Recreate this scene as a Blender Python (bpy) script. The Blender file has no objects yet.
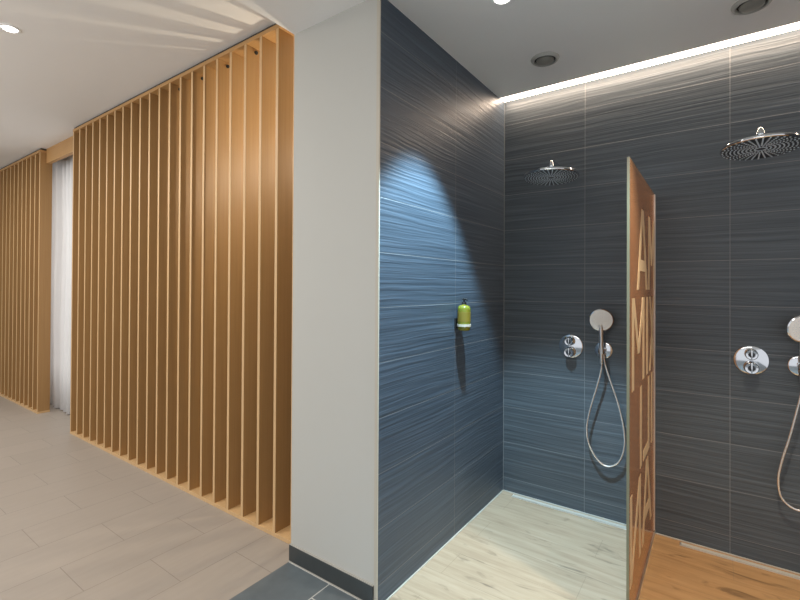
import bpy, bmesh, math, random
from mathutils import Vector, Matrix
random.seed(7)
C = bpy.context.scene.collection
PI = math.pi

# ------------------------------------------------------------ dimensions (metres)
XL, YB, YP, YS, H = -1.2372, 3.0185, 1.5736, 1.665, 2.7525
XP = -1.808                 # left side of the white pier
GX = -0.303                 # bronze glass screen
ZS = -.012                  # shower floors lie a little lower
XR = 1.75                   # far right wall
def ceilz(x): return 2.962   # corridor ceiling

# ------------------------------------------------------------ materials
class NT:
    def __init__(s, name):
        m = bpy.data.materials.new(name); m.use_nodes = True
        s.m = m; s.n = m.node_tree.nodes; s.l = m.node_tree.links
        s.b = s.n['Principled BSDF']; s.out = s.n['Material Output']
        s._p = None
    def new(s, t, **kw):
        n = s.n.new(t)
        for k, v in kw.items(): setattr(n, k, v)
        return n
    def put(s, sock, v):
        if hasattr(v, 'is_output') or isinstance(v, bpy.types.NodeSocket): s.l.new(v, sock)
        else: sock.default_value = v
    def pos(s):
        if s._p is None:
            g = s.new('ShaderNodeNewGeometry'); x = s.new('ShaderNodeSeparateXYZ')
            s.l.new(g.outputs['Position'], x.inputs[0]); s._p = x.outputs
        return s._p
    def math(s, op, a, b=0.0, c=0.0):
        n = s.new('ShaderNodeMath', operation=op)
        s.put(n.inputs[0], a); s.put(n.inputs[1], b); s.put(n.inputs[2], c)
        return n.outputs[0]
    def vec(s, x, y, z=0.0):
        n = s.new('ShaderNodeCombineXYZ')
        s.put(n.inputs[0], x); s.put(n.inputs[1], y); s.put(n.inputs[2], z); return n.outputs[0]
    def noise(s, v, scale=1.0, detail=2.0, rough=.5, dist=0.0):
        n = s.new('ShaderNodeTexNoise'); s.put(n.inputs['Vector'], v)
        n.inputs['Scale'].default_value = scale; n.inputs['Detail'].default_value = detail
        n.inputs['Roughness'].default_value = rough; n.inputs['Distortion'].default_value = dist
        return n.outputs['Fac']
    def ramp(s, f, stops):
        n = s.new('ShaderNodeValToRGB'); s.put(n.inputs[0], f)
        e = n.color_ramp.elements
        while len(e) < len(stops): e.new(.5)
        for i, (p, c) in enumerate(stops):
            e[i].position = p; e[i].color = (c[0], c[1], c[2], 1)
        return n.outputs[0]
    def mix(s, f, a, b, mode='MIX'):
        n = s.new('ShaderNodeMix', data_type='RGBA', blend_type=mode)
        s.put(n.inputs[0], f)
        s.put(n.inputs[6], a if not isinstance(a, tuple) else (*a[:3], 1))
        s.put(n.inputs[7], b if not isinstance(b, tuple) else (*b[:3], 1))
        return n.outputs[2]
    def bump(s, h, strength=.3, dist=.002):
        n = s.new('ShaderNodeBump'); s.put(n.inputs['Height'], h)
        n.inputs['Strength'].default_value = strength; n.inputs['Distance'].default_value = dist
        s.l.new(n.outputs[0], s.b.inputs['Normal'])
    def brick(s, v, w, h, mortar, offset=0.0, smooth=.1):
        n = s.new('ShaderNodeTexBrick', offset=offset, offset_frequency=2, squash=1.0, squash_frequency=2)
        s.put(n.inputs['Vector'], v)
        n.inputs['Scale'].default_value = 1; n.inputs['Mortar Size'].default_value = mortar
        n.inputs['Mortar Smooth'].default_value = smooth; n.inputs['Bias'].default_value = 0
        n.inputs['Brick Width'].default_value = w; n.inputs['Row Height'].default_value = h
        n.inputs['Color1'].default_value = (0, 0, 0, 1); n.inputs['Color2'].default_value = (1, 1, 1, 1)
        return n.outputs['Fac'], n.outputs['Color']

def lin(r, g, b):
    f = lambda c: (c/255/12.92) if c/255 <= .04045 else ((c/255+.055)/1.055)**2.4
    return (f(r), f(g), f(b))

def simple(name, col, rough=.5, metal=0.0, noise=0.03, nscale=8, **kw):
    t = NT(name)
    p = t.pos(); f = t.noise(t.vec(p[0], p[1], p[2]), nscale, 3)
    a = tuple(min(1, c*(1-noise)) for c in col); b = tuple(min(1, c*(1+noise)) for c in col)
    t.put(t.b.inputs['Base Color'], t.mix(f, a, b))
    t.b.inputs['Roughness'].default_value = rough; t.b.inputs['Metallic'].default_value = metal
    for k, v in kw.items(): t.b.inputs[k].default_value = v
    return t.m

def emis(name, col, strength):
    t = NT(name); t.b.inputs['Base Color'].default_value = (*col, 1)
    t.b.inputs['Emission Color'].default_value = (*col, 1); t.b.inputs['Emission Strength'].default_value = strength
    return t.m

def wall_tile(name, axis, origin, tint=(1, 1, 1)):
    t = NT(name); p = t.pos()
    u, z = p[axis], p[2]
    v = t.vec(t.math('ADD', u, 7.5-origin), t.math('ADD', z, 2.5-.085))
    fac, col = t.brick(v, .75, .25, .0020, 0.0, .3)
    # drifting horizontal ripples pressed in the tile
    warp = t.noise(t.vec(t.math('MULTIPLY', u, 1.6), t.math('MULTIPLY', z, 6)), 1, 2)
    z2 = t.math('ADD', t.math('MULTIPLY', z, 58), t.math('MULTIPLY', warp, 2.2))
    rip = t.noise(t.vec(t.math('MULTIPLY', u, 1.1), z2), 1, 2.5, .6)
    rip2 = t.noise(t.vec(t.math('MULTIPLY', u, 1.4), t.math('MULTIPLY', z, 150)), 1, 1)
    hgt = t.math('ADD', rip, t.math('MULTIPLY', rip2, .22))
    base = t.ramp(hgt, [(.38, (.055, .063, .070)), (.62, (.078, .087, .095)), (.82, (.110, .121, .131))])  # highlight lines painted in: ripple crests paler than troughs
    tone = t.mix(.10, base, col, 'MULTIPLY')
    tone = t.mix(1.0, tone, tint, 'MULTIPLY')
    c = t.mix(fac, tone, (.165, .172, .18))
    t.put(t.b.inputs['Base Color'], c)
    t.b.inputs['Roughness'].default_value = .42
    t.b.inputs['Specular IOR Level'].default_value = .45
    hh = t.math('SUBTRACT', hgt, t.math('MULTIPLY', fac, .25))
    t.bump(hh, .5, .0075)
    return t.m

def floor_beige():
    t = NT('beige_tile'); p = t.pos()
    u = t.math('ADD', p[1], 6-1.15-.3); v = t.math('ADD', p[0], 1.808+30)
    fac, col = t.brick(t.vec(u, v), .6, .3, .0018, .5, .3)
    f1 = t.noise(t.vec(t.math('MULTIPLY', p[0], 30), t.math('MULTIPLY', p[1], 4)), 1, 4)
    base = t.mix(f1, lin(164, 154, 143), lin(177, 167, 156))
    base = t.mix(.05, base, col, 'MULTIPLY')
    t.put(t.b.inputs['Base Color'], t.mix(fac, base, lin(138, 130, 121)))
    t.put(t.b.inputs['Roughness'], t.math('MULTIPLY_ADD', f1, .12, .42))
    t.bump(t.math('SUBTRACT', 1.0, fac), .3, .0015)
    return t.m

def floor_dark():
    t = NT('dark_tile'); p = t.pos()
    u = t.math('ADD', p[0], 1.53+6.4); v = t.math('ADD', p[1], 9-1.515+.0)
    fac, col = t.brick(t.vec(u, v), 6.4, .6, .0035, 0, .1)
    # dark slate tiles with pale grout: one joint along the room, one across
    du = t.math('ABSOLUTE', t.math('ADD', p[0], 1.515)); dv = t.math('ABSOLUTE', t.math('ADD', p[1], -YP+.013))
    g1 = t.math('LESS_THAN', du, .0028); g2 = t.math('LESS_THAN', dv, .004)
    dw = t.math('LESS_THAN', t.math('ABSOLUTE', t.math('ADD', p[1], -1.44)), .003)
    g3 = t.math('MULTIPLY', dw, t.math('GREATER_THAN', p[0], -1.515))
    g = t.math('MAXIMUM', g1, t.math('MAXIMUM', g2, g3))
    f = t.noise(t.vec(p[0], p[1], p[2]), 14, 5)
    base = t.mix(f, lin(92, 101, 106), lin(116, 126, 130))
    t.put(t.b.inputs['Base Color'], t.mix(g, base, lin(205, 205, 200)))
    t.b.inputs['Roughness'].default_value = .38
    t.bump(f, .1, .002)
    return t.m

def floor_wood(name, c0, c1, c2, knot):
    t = NT(name); p = t.pos()
    u = t.math('ADD', p[0], 12+.53); v = t.math('ADD', p[1], 6-1.96)
    fac, col = t.brick(t.vec(u, v), 1.2, .2, .0011, .5, .3)
    off = t.math('MULTIPLY', t.math('FLOOR', t.math('DIVIDE', v, .2)), 3.7)
    g1 = t.noise(t.vec(t.math('ADD', t.math('MULTIPLY', p[0], 2.2), off), t.math('MULTIPLY', p[1], 26)), 1, 6, .62, .4)
    g2 = t.noise(t.vec(t.math('ADD', t.math('MULTIPLY', p[0], 6), off), t.math('MULTIPLY', p[1], 120)), 1, 3)
    base = t.ramp(g1, [(.3, c0), (.5, c1), (.72, c2)])
    base = t.mix(t.math('MULTIPLY', g2, .25), base, c0)
    k = t.noise(t.vec(t.math('ADD', t.math('MULTIPLY', p[0], 4.2), off), t.math('MULTIPLY', p[1], 15)), 1, 4, .55, .8)
    km = t.ramp(k, [(.59, (0, 0, 0)), (.72, (1, 1, 1))])
    base = t.mix(t.math('MULTIPLY', km, .75), base, knot)
    t.put(t.b.inputs['Base Color'], t.mix(t.math('MULTIPLY', fac, .55), base, lin(120, 105, 85)))
    t.b.inputs['Roughness'].default_value = .5
    t.bump(g1, .12, .002)
    return t.m

def wood(name, c0, c1, stretch=2):
    t = NT(name); p = t.pos()
    s = [70, 70, 70]; s[stretch] = 1.6
    vv = t.vec(*[t.math('MULTIPLY', p[i], s[i]) for i in range(3)])
    g = t.noise(vv, 1, 5, .6, .3)
    big = t.noise(t.vec(t.math('MULTIPLY', p[0], 7.3), t.math('MULTIPLY', p[1], 3), t.math('MULTIPLY', p[2], .6)), 1, 2)
    c = t.mix(g, c0, c1)
    c = t.mix(t.math('MULTIPLY', big, .25), c, tuple(x*.7 for x in c0))
    t.put(t.b.inputs['Base Color'], c)
    t.b.inputs['Roughness'].default_value = .48
    t.bump(g, .15, .001)
    return t.m

M = {}
M['tile_back'] = wall_tile('rippled_tile_back', 0, -.690, (.92, 1, 1.06))
M['tile_left'] = wall_tile('rippled_tile_left', 1, 2.295, (.82, .98, 1.18))  # bluer tint puts part of the cool spot's light into the tile colour
M['plaster'] = simple('white_plaster', lin(192, 190, 182), .85, noise=.012, nscale=3)
M['ceiling'] = simple('ceiling_paint', lin(236, 234, 230), .9, noise=.01, nscale=2)
M['beige'] = floor_beige()
M['dark_tile'] = floor_dark()
M['wood_pale'] = floor_wood('pale_oak_tile', lin(160, 139, 116), lin(176, 156, 131), lin(188, 169, 146), lin(104, 90, 74))
M['wood_warm_lit'] = floor_wood('oak_tile_warm_lit', lin(154, 118, 78), lin(176, 138, 94), lin(188, 151, 107), lin(108, 82, 54))  # same oak tile with the warm lamplight partly put into its colours
M['oak'] = wood('oak_veneer', lin(156, 116, 68), lin(184, 143, 92))
M['oak_edge_lit'] = wood('oak_edge_lit', lin(205, 166, 116), lin(224, 188, 140))  # paler oak: the lit look of the front edges put into the colour
M['oak_flat'] = wood('oak_board', lin(186, 140, 86), lin(206, 162, 106), 0)
M['black'] = simple('black_rubber', (.012, .012, .012), .6)
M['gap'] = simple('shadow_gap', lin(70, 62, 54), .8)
M['base_tile'] = simple('dark_base_tile', lin(62, 66, 66), .4, noise=.15, nscale=25)
M['silicone'] = simple('white_silicone', lin(186, 182, 172), .45)
M['trim'] = simple('beige_corner_trim', lin(190, 182, 166), .4)
M['chrome'] = simple('chrome', (.66, .68, .70), .10, 1.0, noise=.01)
M['satin'] = simple('brushed_steel', (.80, .80, .79), .30, 1.0, noise=.03)
M['alu'] = simple('aluminium', lin(214, 200, 186), .3, .6)
M['white_plastic'] = simple('white_plastic', lin(244, 244, 240), .35)
M['rubber'] = simple('dark_nozzle_plate', lin(38, 44, 50), .35)
M['nozzle'] = simple('nozzle_silicone', lin(196, 206, 212), .4)
M['curtain'] = simple('white_curtain', lin(232, 232, 232), .9, noise=.02)
M['vent'] = simple('vent_grey', lin(172, 170, 162), .5)
M['vent_dark'] = simple('vent_disc', lin(138, 136, 128), .5)
M['lamp'] = emis('lamp_glow', (1, .98, .95), 9)
M['led'] = emis('led_diffuser', (1, .84, .68), 8)
M['hose'] = simple('hose_metal', (.78, .76, .73), .25, .85)

# green soap bottle, slightly see-through
t = NT('green_soap'); p = t.pos()
t.put(t.b.inputs['Base Color'], t.mix(t.noise(t.vec(p[0], p[1], p[2]), 20, 2), lin(104, 108, 34), lin(122, 122, 40)))
t.b.inputs['Roughness'].default_value = .2; t.b.inputs['Subsurface Weight'].default_value = .2
M['soap'] = t.m
# bronze tinted film on the glass: part tint, part body colour, glossy
t = NT('bronze_glass'); p = t.pos()
t.put(t.b.inputs['Base Color'], t.mix(t.noise(t.vec(p[0], p[1], p[2]), 3, 2), lin(204, 152, 108), lin(212, 160, 116)))
t.b.inputs['Roughness'].default_value = .12
tr = t.new('ShaderNodeBsdfTransparent'); tr.inputs[0].default_value = (.80, .52, .32, 1)
mx = t.new('ShaderNodeMixShader'); mx.inputs[0].default_value = .62
t.l.new(tr.outputs[0], mx.inputs[1]); t.l.new(t.b.outputs[0], mx.inputs[2]); t.l.new(mx.outputs[0], t.out.inputs[0])
M['bronze'] = t.m
t = NT('frosted_letters'); p = t.pos()
t.put(t.b.inputs['Base Color'], t.mix(t.noise(t.vec(p[0], p[1], p[2]), 4, 2), lin(232, 204, 160), lin(240, 212, 170)))
t.b.inputs['Roughness'].default_value = .5
tr = t.new('ShaderNodeBsdfTransparent'); tr.inputs[0].default_value = (.9, .75, .55, 1)
mx = t.new('ShaderNodeMixShader'); mx.inputs[0].default_value = .8
t.l.new(tr.outputs[0], mx.inputs[1]); t.l.new(t.b.outputs[0], mx.inputs[2]); t.l.new(mx.outputs[0], t.out.inputs[0])
M['letters'] = t.m
M['glass_edge'] = simple('glass_edge', lin(120, 118, 96), .2)

# ------------------------------------------------------------ geometry helpers
def add_box(bm, x0, x1, y0, y1, z0, z1, bev=0.0):
    r = bmesh.ops.create_cube(bm, size=1)
    bmesh.ops.scale(bm, vec=(x1-x0, y1-y0, z1-z0), verts=r['verts'])
    bmesh.ops.translate(bm, vec=((x0+x1)/2, (y0+y1)/2, (z0+z1)/2), verts=r['verts'])
    if bev:
        es = set(e for v in r['verts'] for e in v.link_edges)
        bmesh.ops.bevel(bm, geom=list(es), offset=bev, segments=2, affect='EDGES', profile=.5)
    return r['verts']
def box(*a, **k):
    bm = bmesh.new(); add_box(bm, *a, **k); return bm
def add_lathe(bm, prof, mat=Matrix(), n=48):
    """profile of (radius, height) turned about local z, placed by mat"""
    rings = []
    for r, z in prof:
        if r < 1e-6: rings.append([bm.verts.new(mat @ Vector((0, 0, z)))])
        else: rings.append([bm.verts.new(mat @ Vector((r*math.cos(2*PI*i/n), r*math.sin(2*PI*i/n), z))) for i in range(n)])
    for a, b in zip(rings, rings[1:]):
        for i in range(n):
            j = (i+1) % n
            q = ([a[0]] if len(a) == 1 else [a[i], a[j]]) + ([b[0]] if len(b) == 1 else [b[j], b[i]])
            if len(q) >= 3: bm.faces.new(q)
def lathe(prof, mat=Matrix(), n=48):
    bm = bmesh.new(); add_lathe(bm, prof, mat, n); return bm
def smooth_path(pts, k=8):
    pts = [Vector(p) for p in pts]; out = []
    P = [2*pts[0]-pts[1]] + pts + [2*pts[-1]-pts[-2]]
    for i in range(1, len(P)-2):
        a, b, c, d = P[i-1:i+3]
        for s in range(k):
            u = s/k
            out.append(.5*((2*b)+(c-a)*u+(2*a-5*b+4*c-d)*u*u+(3*b-a-3*c+d)*u**3))
    out.append(pts[-1]); return out
def add_tube(bm, pts, r, n=12):
    pts = [Vector(p) for p in pts]
    rs = r if isinstance(r, list) else [r]*len(pts)
    up = Vector((0, 0, 1)); prev = None; rings = []
    for i, p in enumerate(pts):
        d = (pts[min(i+1, len(pts)-1)] - pts[max(i-1, 0)]).normalized()
        if prev is None:
            a = d.orthogonal().normalized()
        else:
            a = (prev - d*prev.dot(d)).normalized()
        prev = a; b = d.cross(a)
        rings.append([bm.verts.new(p + rs[i]*(math.cos(2*PI*k/n)*a + math.sin(2*PI*k/n)*b)) for k in range(n)])
    for a, b in zip(rings, rings[1:]):
        for k in range(n): bm.faces.new([a[k], a[(k+1) % n], b[(k+1) % n], b[k]])
    bm.faces.new(rings[0][::-1]); bm.faces.new(rings[-1])
def tube(pts, r, n=12):
    bm = bmesh.new(); add_tube(bm, pts, r, n); return bm
def obj(name, bm, mat, parent=None, smooth=False):
    bmesh.ops.recalc_face_normals(bm, faces=bm.faces)
    if parent:
        top = parent
        while top.parent: top = top.parent
        bmesh.ops.translate(bm, vec=-top.location, verts=bm.verts)
    me = bpy.data.meshes.new(name)
    if smooth:
        for f in bm.faces: f.smooth = True
        for e in bm.edges:
            if len(e.link_faces) == 2 and e.calc_face_angle(0) > .7: e.smooth = False
    bm.to_mesh(me); bm.free()
    for m in (mat if isinstance(mat, list) else [mat]): me.materials.append(m)
    o = bpy.data.objects.new(name, me); C.objects.link(o)
    if parent: o.parent = parent
    return o
def thing(name, label, cat, loc=(0, 0, 0), group=None):
    o = bpy.data.objects.new(name, None); C.objects.link(o); o.location = loc; o.empty_display_size = .05
    o['label'] = label; o['category'] = cat
    if group: o['group'] = group
    return o
def tag(o, label, cat, group=None):
    o['label'] = label; o['category'] = cat
    if group: o['group'] = group
    return o
def struct(name, bm, mat, label, cat):
    o = obj(name, bm, mat); o['kind'] = 'structure'; o['label'] = label; o['category'] = cat
    return o
def copy_thing(root, dx, label):
    r = root.copy(); C.objects.link(r); r.location = root.location + Vector((dx, 0, 0)); r['label'] = label
    for ch in root.children:
        c = ch.copy(); C.objects.link(c); c.parent = r
        for g in ch.children:
            d = g.copy(); C.objects.link(d); d.parent = c
    return r

# ------------------------------------------------------------ room shell
Y0 = -3.2
struct('floor', box(-9.5, XP, Y0, YB, -.12, 0), M['beige'], 'beige stone-look tile floor of the corridor', 'floor')
struct('floor_threshold', box(XP, XR, Y0, YP-.002, -.12, 0), M['dark_tile'], 'dark grey threshold floor tiles in front of the white pier', 'floor')
bm = box(XL, GX, YP-.002, YB, -.12, ZS)
struct('floor_shower_left', bm, M['wood_pale'], 'pale wood-look tile floor of the left shower', 'floor')
struct('floor_shower_right', box(GX, XR, YP-.002, YB, -.12, ZS), M['wood_warm_lit'], 'wood-look tile floor of the right shower, warm light put into its colour', 'floor')
bm = bmesh.new()
vs = [bm.verts.new(v) for v in [(-9.5, Y0, ceilz(-9.5)), (XP, Y0, ceilz(XP)), (XP, YB, ceilz(XP)), (-9.5, YB, ceilz(-9.5)),
                               (-9.5, Y0, 3.2), (XP, Y0, 3.2), (XP, YB, 3.2), (-9.5, YB, 3.2)]]
for q in [(0, 1, 2, 3), (4, 5, 6, 7), (0, 1, 5, 4), (1, 2, 6, 5), (2, 3, 7, 6), (3, 0, 4, 7)]: bm.faces.new([vs[i] for i in q])
struct('ceiling', bm, M['ceiling'], 'off-white ceiling over the corridor and slatted screens', 'ceiling')
struct('ceiling_shower', box(XP, XR, Y0, YB-.088, H, 3.2), M['ceiling'], 'grey-white lowered ceiling over the showers', 'ceiling')
struct('ceiling_recess', box(XL, XR, YB-.088, YB, H+.05, 3.2), M['ceiling'], 'recess above the back wall holding the light strip', 'ceiling')
struct('wall_back', box(XL, XR, YB, YB+.15, -.12, 3.2), M['tile_back'], 'dark rippled tile wall behind both showers', 'wall')
struct('wall_back_corridor', box(-9.5, XL, YB, YB+.15, -.12, 3.2), M['plaster'], 'white plaster wall behind the slatted screens', 'wall')
struct('wall_right', box(XR, XR+.15, YP-.002, YB+.15, -.12, 3.2), M['tile_left'], 'dark rippled tile wall at the right shower', 'wall')
struct('wall_side', box(-9.65, -9.5, Y0, YB+.15, -.12, 3.2), M['plaster'], 'white plaster wall at the far corridor end', 'wall')
# pier: white plaster body, tiled on the shower side
struct('wall_front', box(XP, XL-.012, YP, YB, 0, H+.2), M['plaster'], 'white plaster pier between wooden slats and shower', 'wall')
struct('wall_left', box(XL-.012, XL, YP+.004, YB, ZS, H), M['tile_left'], 'dark rippled tile wall left of the showers with soap dispenser', 'wall')
bm = box(XL-.016, XL+.0015, YP-.003, YP+.004, 0, H)
struct('trim_2', bm, M['trim'], 'beige metal corner strip of the tiled wall', 'trim')
struct('baseboard_front', box(XP-.004, XL-.018, YP-.011, YP, .004, .085, bev=.001), M['base_tile'], 'dark tile baseboard under the white pier', 'baseboard')
bm = box(XP-.004, XL-.018, YP-.008, YP, .085, .089)
add_box(bm, XP-.004, XL-.018, YP-.014, YP, 0, .004)
struct('trim_3', bm, M['silicone'], 'white sealant lines above and below the dark baseboard', 'trim')
bm = box(XL, XL+.007, YP, YB-.008, ZS, ZS+.004)
add_box(bm, XL, GX-.012, YB-.008, YB, ZS, ZS+.004)
add_box(bm, GX+.012, XR, YB-.008, YB, ZS, ZS+.004)
struct('trim_4', bm, M['silicone'], 'white sealant line around the shower floor', 'trim')
bm = box(XL-.0015, XL+.003, YB-.004, YB, ZS+.004, H)
struct('trim_5', bm, simple('grout_corner', lin(120, 122, 122), .5), 'grey grout line in the tiled corner', 'trim')

# ------------------------------------------------------------ slatted oak screens
SD = .115
def zt(x): return 2.940
def sloped_board(x0, x1, y0, y1, th):
    bm = bmesh.new()
    vs = [bm.verts.new(v) for v in [(x0, y0, zt(x0)-th), (x1, y0, zt(x1)-th), (x1, y1, zt(x1)-th), (x0, y1, zt(x0)-th),
                                   (x0, y0, zt(x0)), (x1, y0, zt(x1)), (x1, y1, zt(x1)), (x0, y1, zt(x0))]]
    for q in [(0, 1, 2, 3), (4, 5, 6, 7), (0, 1, 5, 4), (1, 2, 6, 5), (2, 3, 7, 6), (3, 0, 4, 7)]: bm.faces.new([vs[i] for i in q])
    return bm
def screen(xs, x0, x1, label, bolts=()):
    root = thing('slatted_screen', label, 'screen', ((x0+x1)/2, YS+SD/2, 0), 'oak slatted screens along the corridor')
    obj('base_board', box(x0, x1, YS, YS+SD, 0, .022, bev=.001), M['oak_edge_lit'], root)
    obj('top_board', sloped_board(x0, x1, YS, YS+SD, .024), M['oak_flat'], root)
    for i, x in enumerate(xs):
        bm = box(x-.011, x+.011, YS+.001, YS+SD-.001, .022, zt(x)-.0243, bev=.0012)
        for f in bm.faces:
            if f.normal.y < -.9: f.material_index = 1
        s = obj('slat', bm, [M['oak'], M['oak_edge_lit']], root)
        if i in bolts:
            m = Matrix.Translation((x+.011, YS+.070, zt(x)-.050)) @ Matrix.Rotation(PI/2, 4, 'Y')
            bb = obj('bolt', lathe([(0, .012), (.008, .012), (.011, .008), (.011, 0), (0, 0)], m, 16), M['black'], s)
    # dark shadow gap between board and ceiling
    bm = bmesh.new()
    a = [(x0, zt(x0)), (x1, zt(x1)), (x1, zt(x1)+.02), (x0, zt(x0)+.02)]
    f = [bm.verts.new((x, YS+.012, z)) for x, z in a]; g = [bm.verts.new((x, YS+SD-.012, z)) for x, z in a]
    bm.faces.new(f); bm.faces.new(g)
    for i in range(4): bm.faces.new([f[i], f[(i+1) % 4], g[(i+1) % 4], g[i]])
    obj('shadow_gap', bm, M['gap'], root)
    return root
S0, DS = -5.075, .1507
screen([S0+DS*i for i in range(22)], S0-.011, XP-.002, 'larger oak slatted screen standing beside the white pier', (12, 14, 16, 18))
YS += .037
screen([-6.151-.1518*i for i in range(18)], -6.151-.1518*17-.011, -6.14, 'oak slatted screen beyond the white curtain, at far left', ())
YS -= .037
# oak header spanning the opening
bm = bmesh.new()
x0, x1 = -6.138, S0-.013
vs = [bm.verts.new(v) for v in [(x0, YS+.095, 2.80), (x1, YS+.095, 2.80), (x1, YS+SD+.02, 2.80), (x0, YS+SD+.02, 2.80),
                               (x0, YS+.095, ceilz(x0)), (x1, YS+.095, ceilz(x1)), (x1, YS+SD+.02, ceilz(x1)), (x0, YS+SD+.02, ceilz(x0))]]
for q in [(0, 1, 2, 3), (4, 5, 6, 7), (0, 1, 5, 4), (1, 2, 6, 5), (2, 3, 7, 6), (3, 0, 4, 7)]: bm.faces.new([vs[i] for i in q])
tag(obj('header_beam', bm, M['oak_flat']), 'oak beam over the opening between the two slatted screens', 'beam')

# white curtain with soft folds
bm = bmesh.new(); n = 150; prev = None
for i in range(n+1):
    u = i/n; x = -6.75 + 1.8*u
    y = 1.925 + .032*math.sin(u*2*PI*13) + .014*math.sin(u*2*PI*5.3+1)
    col = [bm.verts.new((x + .006*math.sin(z*3+u*20), y + (.01*math.sin(z*2+u*9) if z < 2.5 else 0), z)) for z in (.012, .5, 1.0, 1.5, 2.0, 2.5, 2.90)]
    if prev:
        for a in range(6): bm.faces.new([prev[a], col[a], col[a+1], prev[a+1]])
    prev = col
cu = tag(obj('curtain', bm, M['curtain'], smooth=True), 'white floor-length curtain hanging between the two slatted screens', 'curtain')
sm = cu.modifiers.new('thickness', 'SOLIDIFY'); sm.thickness = .003
bm = box(-6.8, -4.9, 1.90, 1.95, 2.90, 2.962)
tag(obj('curtain_rail', bm, M['white_plastic']), 'white rail carrying the curtain behind the oak beam', 'rail')

# ------------------------------------------------------------ ceiling fittings
def downlight(loc, r, label):
    x, y, z = loc
    t = thing('downlight', label, 'light', loc, 'recessed ceiling downlights')
    m = Matrix.Translation(loc)
    obj('trim_ring', lathe([(r*.72, -.001), (r*.76, -.006), (r, -.005), (r*1.04, 0), (r*.7, .0)], m), M['white_plastic'], t, True)
    obj('lamp', lathe([(0, -.003), (r*.7, -.003), (r*.72, -.0005), (0, -.0005)], m), M['lamp'], t, True)
    return t
downlight((-.797, 1.915, H), .050, 'round recessed downlight over the left shower')
xd = -3.44; downlight((xd, .80, ceilz(xd)), .052, 'round recessed downlight in the corridor ceiling, far left')
def vent(loc, label):
    t = thing('ceiling_vent', label, 'vent', loc, 'round ceiling vents over the showers')
    m = Matrix.Translation(loc)
    obj('rim', lathe([(.058, -.004), (.060, -.012), (.065, -.015), (.072, -.012), (.078, -.003), (.079, 0), (.058, 0)], m), M['vent'], t, True)
    obj('recess', lathe([(0, -.002), (.059, -.002), (.059, 0), (0, 0)], m), M['black'], t)
    obj('disc', lathe([(0, -.019), (.038, -.018), (.048, -.014), (.049, -.008), (.01, -.002), (0, -.002)], m), M['vent_dark'], t, True)
    return t
v = vent((-.808, 2.570, H), 'round grey ceiling vent over the left shower head')
vent((.133, 2.615, H), 'round grey ceiling vent over the right shower head')
tag(obj('light_strip', box(XL+.002, XR-.01, YB-.086, YB-.002, H+.002, H+.03, bev=.002), M['led']), 'long white glowing light strip along the top of the back wall', 'light')

# ------------------------------------------------------------ rain shower heads
def rain_head(X):
    Y = 2.57; zc = 2.064
    t = thing('rain_shower_head', 'round chrome rain shower head left of the bronze glass', 'shower head', (X, YB, 2.18), 'wall-mounted rain shower heads')
    m = Matrix.Translation((X, Y, zc)) @ Matrix.Rotation(math.radians(-4), 4, 'X')
    obj('head_disc', lathe([(.146, -.004), (.150, -.001), (.151, .004), (.149, .010), (.135, .013), (.06, .016), (.032, .020), (.03, .03), (0, .03)], m, 64), M['chrome'], t, True)
    pl = obj('nozzle_plate', lathe([(0, -.0045), (.146, -.0045), (.1465, -.001), (0, -.001)], m, 64), M['rubber'], t)
    bm = bmesh.new()
    for k in range(36):
        a = 2*PI*k/36
        for j in range(9):
            if j < 2 and k % 2: continue
            rr = .022 + .0148*j
            add_lathe(bm, [(.0036, -.0045), (.0030, -.0075), (0, -.008)], m @ Matrix.Translation((rr*math.cos(a), rr*math.sin(a), 0)), 6)
    nz = obj('nozzles', bm, M['nozzle'], t)
    obj('ball_joint', lathe([(.013, .024), (.013, .046), (.018, .056), (.019, .064), (.015, .074), (.012, .084), (0, .085)], m, 32), M['chrome'], t, True)
    p = smooth_path([(X, Y, zc+.066), (X, Y+.003, zc+.082), (X, Y+.02, zc+.090), (X, Y+.06, zc+.092), (X, Y+.2, zc+.098), (X, YB-.004, 2.182)], 6)
    obj('arm', tube(p, .0105, 16), M['chrome'], t, True)
    mf = Matrix.Translation((X, YB, 2.182)) @ Matrix.Rotation(PI/2, 4, 'X')
    obj('wall_flange', lathe([(0, .022), (.012, .022), (.024, .014), (.031, .006), (.032, 0), (0, 0)], mf, 40), M['chrome'], t, True)
    return t
rh = rain_head(-.772)
DXC = .924
copy_thing(rh, DXC+.010, 'round chrome rain shower head right of the bronze glass')

# ------------------------------------------------------------ thermostatic valves
def valve(X, Z):
    t = thing('shower_valve', 'round chrome two-knob shower valve left of the bronze glass', 'valve', (X, YB, Z), 'chrome shower valves on the back wall')
    R = Matrix.Rotation(PI/2, 4, 'X')
    m = Matrix.Translation((X, YB, Z)) @ R
    obj('plate', lathe([(0, .010), (.068, .010), (.0745, .007), (.076, 0), (0, 0)], m, 64), M['chrome'], t, True)
    # shaped carrier joining both knobs
    for dz, r in ((.034, .028), (-.036, .032)):
        mk = Matrix.Translation((X, YB, Z+dz)) @ R
        k = obj('knob', lathe([(0, .056), (r*.52, .056), (r*.56, .060), (r*.86, .061), (r*.97, .057), (r, .050), (r, .014), (r*1.05, .010), (0, .010)], mk, 48), M['chrome'], t, True)
        b = obj('knob_cap', lathe([(0, .0585), (r*.40, .0585), (r*.5, .0565), (0, .0563)], mk, 32), M['rubber'], k, True)
        bm = box(X-.003, X+.003, YB-.068, YB-.050, Z+dz-r*.9, Z+dz+r*.9, bev=.001)
        h = obj('knob_bar', bm, M['chrome'], k, True)
    return t
vv = valve(-.774, 1.050)
copy_thing(vv, DXC, 'round chrome two-knob shower valve right of the bronze glass')

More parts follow.
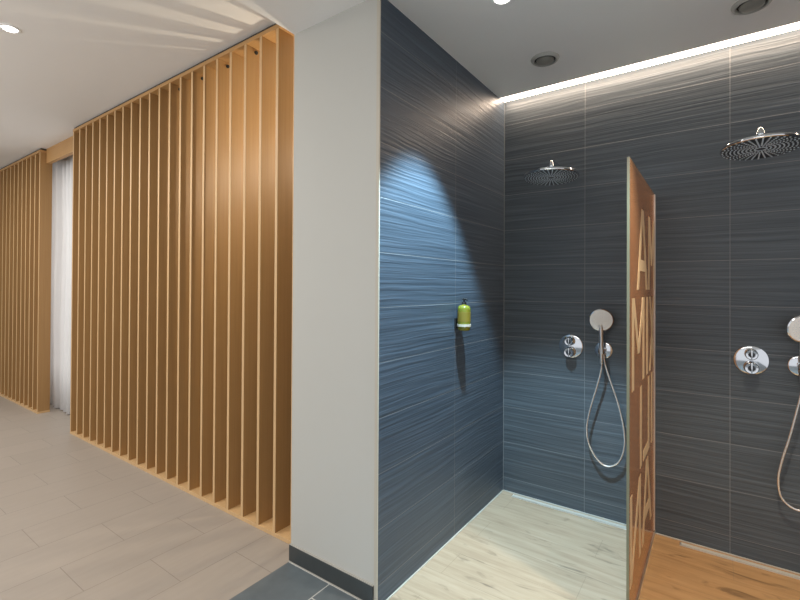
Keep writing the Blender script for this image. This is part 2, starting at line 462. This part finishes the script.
# ------------------------------------------------------------ hand showers, holders, hoses
XH, ZH = -.576, 1.040
def holder(X, Z):
    t = thing('hand_shower_holder', 'round chrome wall outlet and holder left of the bronze glass', 'holder', (X, YB, Z), 'hand shower wall holders')
    m = Matrix.Translation((X, YB, Z)) @ Matrix.Rotation(PI/2, 4, 'X')
    obj('plate', lathe([(0, .009), (.045, .009), (.051, .006), (.053, 0), (0, 0)], m, 48), M['chrome'], t, True)
    bm = bmesh.new(); add_tube(bm, [(X, YB-.008, Z+.004), (X, YB-.055, Z+.008)], .014, 20)
    obj('bracket', bm, M['chrome'], t, True)
    # open cradle ring that carries the handle
    bm = bmesh.new(); n = 20; rings = []
    for i in range(n+1):
        a = -PI/2 + .55 + (2*PI-1.1)*i/n
        c, s = math.cos(a), math.sin(a)
        rings.append([bm.verts.new((X+c*r, YB-.073+s*r, Z+z)) for r, z in ((.0135, -.014), (.0185, -.014), (.0195, .016), (.0145, .016))])
    for a, b in zip(rings, rings[1:]):
        for k in range(4): bm.faces.new([a[k], a[(k+1) % 4], b[(k+1) % 4], b[k]])
    bm.faces.new(rings[0]); bm.faces.new(rings[-1][::-1])
    obj('cradle', bm, M['chrome'], t, True)
    bm = bmesh.new(); add_tube(bm, [(X+.006, YB-.008, Z-.022), (X+.006, YB-.030, Z-.022), (X+.006, YB-.034, Z-.036), (X+.006, YB-.034, Z-.052)], .009, 16)
    obj('hose_outlet', bm, M['chrome'], t, True)
    return t
hd = holder(XH, ZH)
copy_thing(hd, DXC, 'round chrome wall outlet and holder right of the bronze glass')

def hand_shower(X, Z, label, loop):
    t = thing('hand_shower', label, 'hand shower', (X, YB-.073, Z), 'hand showers on the back wall')
    yh = YB-.073
    # handle, tapering upward and leaning a little to the room
    p = smooth_path([(X, yh+.004, Z-.075), (X, yh, Z-.02), (X, yh-.003, Z+.05), (X, yh-.008, Z+.11), (X, yh-.012, Z+.155)], 5)
    rs = [.0105+.0045*i/(len(p)-1) for i in range(len(p))]
    obj('handle', tube(p, rs, 20), M['satin'], t, True)
    # head: disc, facing the room and slightly down, turned towards the hose side
    m = Matrix.Translation((X, yh-.012, Z+.196)) @ Matrix.Rotation(math.radians(14), 4, 'Z') @ Matrix.Rotation(math.radians(90+10), 4, 'X')
    obj('head_shell', lathe([(.064, .016), (.069, .013), (.071, .007), (.066, -.004), (.045, -.014), (.02, -.018), (0, -.018)], m, 56), M['chrome'], t, True)
    f = obj('spray_face', lathe([(0, .017), (.058, .0175), (.064, .0165), (.064, .012), (0, .012)], m, 56), M['white_plastic'], t, True)
    bm = bmesh.new()
    for j, (rr, c) in enumerate(((.012, 6), (.024, 12), (.036, 18), (.048, 24))):
        for k in range(c):
            a = 2*PI*k/c + j*.2
            add_lathe(bm, [(.0019, .0172), (.0015, .0196), (0, .0198)], m @ Matrix.Translation((rr*math.cos(a), rr*math.sin(a), 0)), 6)
    nb = obj('nozzles', bm, M['nozzle'], f)
    # selector button near the bottom of the face
    sb = obj('selector_button', lathe([(0, .0205), (.010, .0200), (.012, .0175), (0, .017)], m @ Matrix.Translation((-.004, -.040, 0)), 20), M['satin'], f, True)
    # hose: from the handle foot down to the left, round and up to the wall outlet
    yo = YB-.034
    pts = [(X, yh+.005, Z-.070), (X-.004, yh+.008, Z-.12)] + [(X+dx, min(yh+.012+.003*i, yo), Z-dz) for i, (dx, dz) in enumerate(loop)] + [(X+.018, yo, Z-.10), (X+.006, yo, Z-.045)]
    pp = smooth_path(pts, 14)
    rr = [.0058 + (.0007 if i % 2 else 0) for i in range(len(pp))]
    obj('hose', tube(pp, rr, 12), M['hose'], t, True)
    bm = bmesh.new(); add_tube(bm, [pp[0], pp[6]], [.0098, .0085], 16); add_tube(bm, [pp[-1], pp[-8]], [.0095, .0085], 16)
    obj('hose_nut', bm, M['chrome'], t, True)
    return t
hand_shower(XH, ZH, 'white-faced chrome hand shower with looping hose left of the bronze glass',
            [(-.028, .22), (-.066, .36), (-.088, .48), (-.078, .58), (-.030, .67), (.030, .705), (.092, .665), (.122, .57), (.118, .46), (.088, .32), (.046, .19)])
hand_shower(XH+DXC, ZH, 'white-faced chrome hand shower with looping hose at the right picture edge',
            [(-.022, .22), (-.050, .36), (-.078, .48), (-.092, .58), (-.078, .67), (-.020, .715), (.050, .69), (.088, .60), (.092, .48), (.072, .33), (.040, .19)])

# ------------------------------------------------------------ soap dispenser
bx_, by_ = XL+.055, 2.298
t = thing('soap_dispenser', 'yellow-green soap bottle with black pump in a wall bracket on the tiled wall', 'soap dispenser', (XL, by_, 1.17))
m = Matrix.Translation((bx_, by_, 1.182))
bt = obj('bottle', lathe([(0, 0), (.030, 0), (.036, .006), (.0375, .02), (.0375, .122), (.036, .132), (.029, .141), (.015, .146), (.013, .150), (0, .150)], m, 40), M['soap'], t, True)
obj('pump', lathe([(0, .185), (.008, .185), (.010, .182), (.010, .174), (.0045, .172), (.0045, .163), (.013, .161), (.014, .149), (0, .149)], m, 24), M['black'], t, True)
bm = bmesh.new(); add_tube(bm, [(bx_, by_, 1.362), (bx_+.02, by_-.012, 1.361), (bx_+.028, by_-.017, 1.356)], [.006, .005, .004], 12)
obj('spout', bm, M['black'], t, True)
bm = box(XL, XL+.008, by_-.016, by_+.016, 1.19, 1.25, bev=.002)
obj('bracket_plate', bm, M['black'], t)
bm = bmesh.new(); n = 40; rings = []
for i in range(n):
    a = 2*PI*i/n; rings.append([bm.verts.new((bx_+r*math.cos(a), by_+r*math.sin(a), z)) for r, z in ((.0378, 1.205), (.0400, 1.205), (.0400, 1.219), (.0378, 1.219))])
for i in range(n):
    a, b = rings[i], rings[(i+1) % n]
    for k in range(4): bm.faces.new([a[k], a[(k+1) % 4], b[(k+1) % 4], b[k]])
obj('bracket_ring', bm, M['trim'], t, True)
bm = bmesh.new(); add_lathe(bm, [(.0379, .052), (.0381, .052), (.0381, .108), (.0379, .108)], m, 40)
obj('bottle_label', bm, simple('olive_label', lin(122, 108, 34), .5), t, True)

# ------------------------------------------------------------ bronze glass screen with mirrored lettering
GY0, GY1, GZ = 2.084, YB-.006, 1.98
t = thing('glass_partition', 'bronze glass shower partition with large pale letters, standing between the showers', 'glass partition', (GX, GY1, 0))
obj('glass_panel', box(GX-.005, GX+.005, GY0+.003, GY1, .012, GZ), M['bronze'], t)
bm = box(GX-.0055, GX+.0055, GY0, GY0+.003, .012, GZ)
add_box(bm, GX-.0055, GX+.0055, GY0, GY1, GZ, GZ+.003)
obj('polished_edge', bm, M['glass_edge'], t)
bm = box(GX-.011, GX+.011, GY0+.012, YB, ZS, .010, bev=.001)
obj('floor_channel', bm, M['satin'], t)
bm = box(GX-.010, GX+.010, YB-.028, YB-.0005, .014, GZ, bev=.001)
obj('wall_profile', bm, M['alu'], t)

def strokes(polys):
    bm = bmesh.new()
    for side in (1,):
        x0, x1 = GX+.0052, GX+.0062
        for i, q in enumerate(polys):
            e = i*.00012
            a = [bm.verts.new((x0, y, z)) for y, z in q]; b = [bm.verts.new((x1+e, y, z)) for y, z in q]
            bm.faces.new(a); bm.faces.new(b)
            n = len(q)
            for i in range(n): bm.faces.new([a[i], a[(i+1) % n], b[(i+1) % n], b[i]])
    return bm
def bar(y0, y1, z0, z1): return [(y0, z0), (y1, z0), (y1, z1), (y0, z1)]
def slant(ya, za, yb, zb, w): return [(ya-w/2, za), (ya+w/2, za), (yb+w/2, zb), (yb-w/2, zb)]
def A(y0, y1, z0, z1, w=.058):
    c = (y0+y1)/2
    return [slant(y0+w/2, z0, c-.008, z1, w), slant(y1-w/2, z0, c+.008, z1, w), bar(y0+.075, y1-.075, z0+.09, z0+.145)]
def Mm(y0, y1, z0, z1, w=.058, dz=.26):
    c = (y0+y1)/2
    return [bar(y0, y0+w, z0, z1), bar(y1-w, y1, z0, z1), slant(y0+w/2+.012, z1, c, z1-dz, w), slant(y1-w/2-.012, z1, c, z1-dz, w)]
def letter(name, polys): return obj('letter', strokes(polys), M['letters'], t)
letter('A', A(2.298, 2.668, 1.422, 1.815))
letter('M', Mm(2.712, 2.988, 1.422, 1.815, .05))
letter('M', Mm(2.150, 2.550, .978, 1.384))
letter('I', [bar(2.640, 2.697, .978, 1.384)])
letter('X', [slant(2.790, 1.384, 2.960, .978, .054), slant(2.960, 1.384, 2.790, .978, .054)])
letter('I', [bar(2.405, 2.460, .566, .956)])
letter('L', [bar(2.705, 2.760, .566, .956), bar(2.515, 2.705, .566, .619)])       # mirrored: read from the other side
letter('I', [bar(2.842, 2.895, .566, .956)])
letter('N', [bar(2.110, 2.160, .155, .536), bar(2.375, 2.428, .155, .536), slant(2.135, .155, 2.400, .536, .055)])
letter('A', A(2.478, 2.860, .155, .536))

# ------------------------------------------------------------ linear drains
def drain(x0, x1, label):
    t = thing('linear_drain', label, 'drain', ((x0+x1)/2, YB-.047, 0), 'linear drains at the back wall')
    obj('frame', box(x0, x1, YB-.064, YB-.028, ZS, ZS+.0035), M['satin'], t)
    obj('cover', box(x0+.006, x1-.006, YB-.060, YB-.032, ZS+.0035, ZS+.006, bev=.0008), M['silicone'], t)
    return t
drain(-1.15, -.430, 'pale linear floor drain left of the bronze glass')
drain(-.168, .60, 'pale linear floor drain right of the bronze glass')

# ------------------------------------------------------------ lights
def spot(name, loc, col, power, half, blend=.15, aim=(0, 0, -1), r=.03):
    l = bpy.data.lights.new(name, 'SPOT'); l.energy = power; l.color = col; l.spot_size = math.radians(half*2); l.spot_blend = blend
    l.shadow_soft_size = r
    o = bpy.data.objects.new(name, l); C.objects.link(o); o.location = loc
    o.rotation_euler = Vector(aim).to_track_quat('-Z', 'Y').to_euler(); return o
def area(name, loc, col, power, sx, sy, aim=(0, 0, -1)):
    l = bpy.data.lights.new(name, 'AREA'); l.shape = 'RECTANGLE'; l.size = sx; l.size_y = sy; l.energy = power; l.color = col
    o = bpy.data.objects.new(name, l); C.objects.link(o); o.location = loc
    o.rotation_euler = Vector(aim).to_track_quat('-Z', 'Y').to_euler(); return o
spot('shower_spot_left', (-.805, 1.885, H-.02), (.53, .82, 1), 450, 35, .32)
spot('shower_spot_right', (.13, 1.915, H-.02), (1, .87, .70), 150, 36, .5)
area('strip_light', (.22, YB-.06, H-.004), (1, .74, .54), 10, 2.9, .05)
l = bpy.data.lights.new('slat_fill', 'POINT'); l.energy = 22; l.color = (1, .86, .66); l.shadow_soft_size = .02  # added point light, no known fitting: brightens slats, throws ceiling streaks
o = bpy.data.objects.new('slat_fill', l); C.objects.link(o); o.location = (-1.95, 2.35, 2.35)
area('corridor_fill_a', (-3.4, .3, 2.95), (1, .97, .93), 36, 1.2, .6)  # added soft fill under the corridor ceiling, no fitting modelled
area('corridor_fill_b', (-6.3, .3, 2.95), (1, .97, .93), 36, 1.2, .6)  # second added corridor fill, further left
area('ceiling_fill', (-4.2, -1.6, 1.5), (1, .98, .95), 38, 1.5, .5, aim=(0, .15, 1))  # unseen upward fill added to brighten the ceiling
area('room_fill', (-.4, -.9, 2.72), (1, .97, .93), 34, 1.6, 1.0)  # unseen soft fill added above and behind the camera

w = bpy.data.worlds.new('surroundings'); bpy.context.scene.world = w; w.use_nodes = True
w.node_tree.nodes['Background'].inputs[0].default_value = (.93, .95, 1, 1)
w.node_tree.nodes['Background'].inputs[1].default_value = 1.0

# ------------------------------------------------------------ camera
th, pi_, ro, f_, yh_ = math.radians(35.4257), .0070, .0052, 444.958, 284.108
fwd = Vector((-math.sin(th), math.cos(th), 0)); rt = Vector((math.cos(th), math.sin(th), 0)); up = Vector((0, 0, 1))
r1 = rt*math.cos(ro) + up*math.sin(ro); u1 = -rt*math.sin(ro) + up*math.cos(ro)
f2 = fwd*math.cos(pi_) + u1*math.sin(pi_); u2 = -fwd*math.sin(pi_) + u1*math.cos(pi_)
cam = bpy.data.cameras.new('camera'); co = bpy.data.objects.new('camera', cam); C.objects.link(co)
mt = Matrix((r1, u2, -f2)).transposed().to_4x4(); mt.translation = Vector((0, 0, 1.4277)); co.matrix_world = mt
cam.sensor_width = 36; cam.lens = f_*36/800; cam.shift_y = (yh_-300)/800; cam.clip_start = .02
bpy.context.scene.camera = co
sc = bpy.context.scene
sc.view_settings.view_transform = 'Standard'; sc.view_settings.look = 'None'; sc.view_settings.exposure = 0
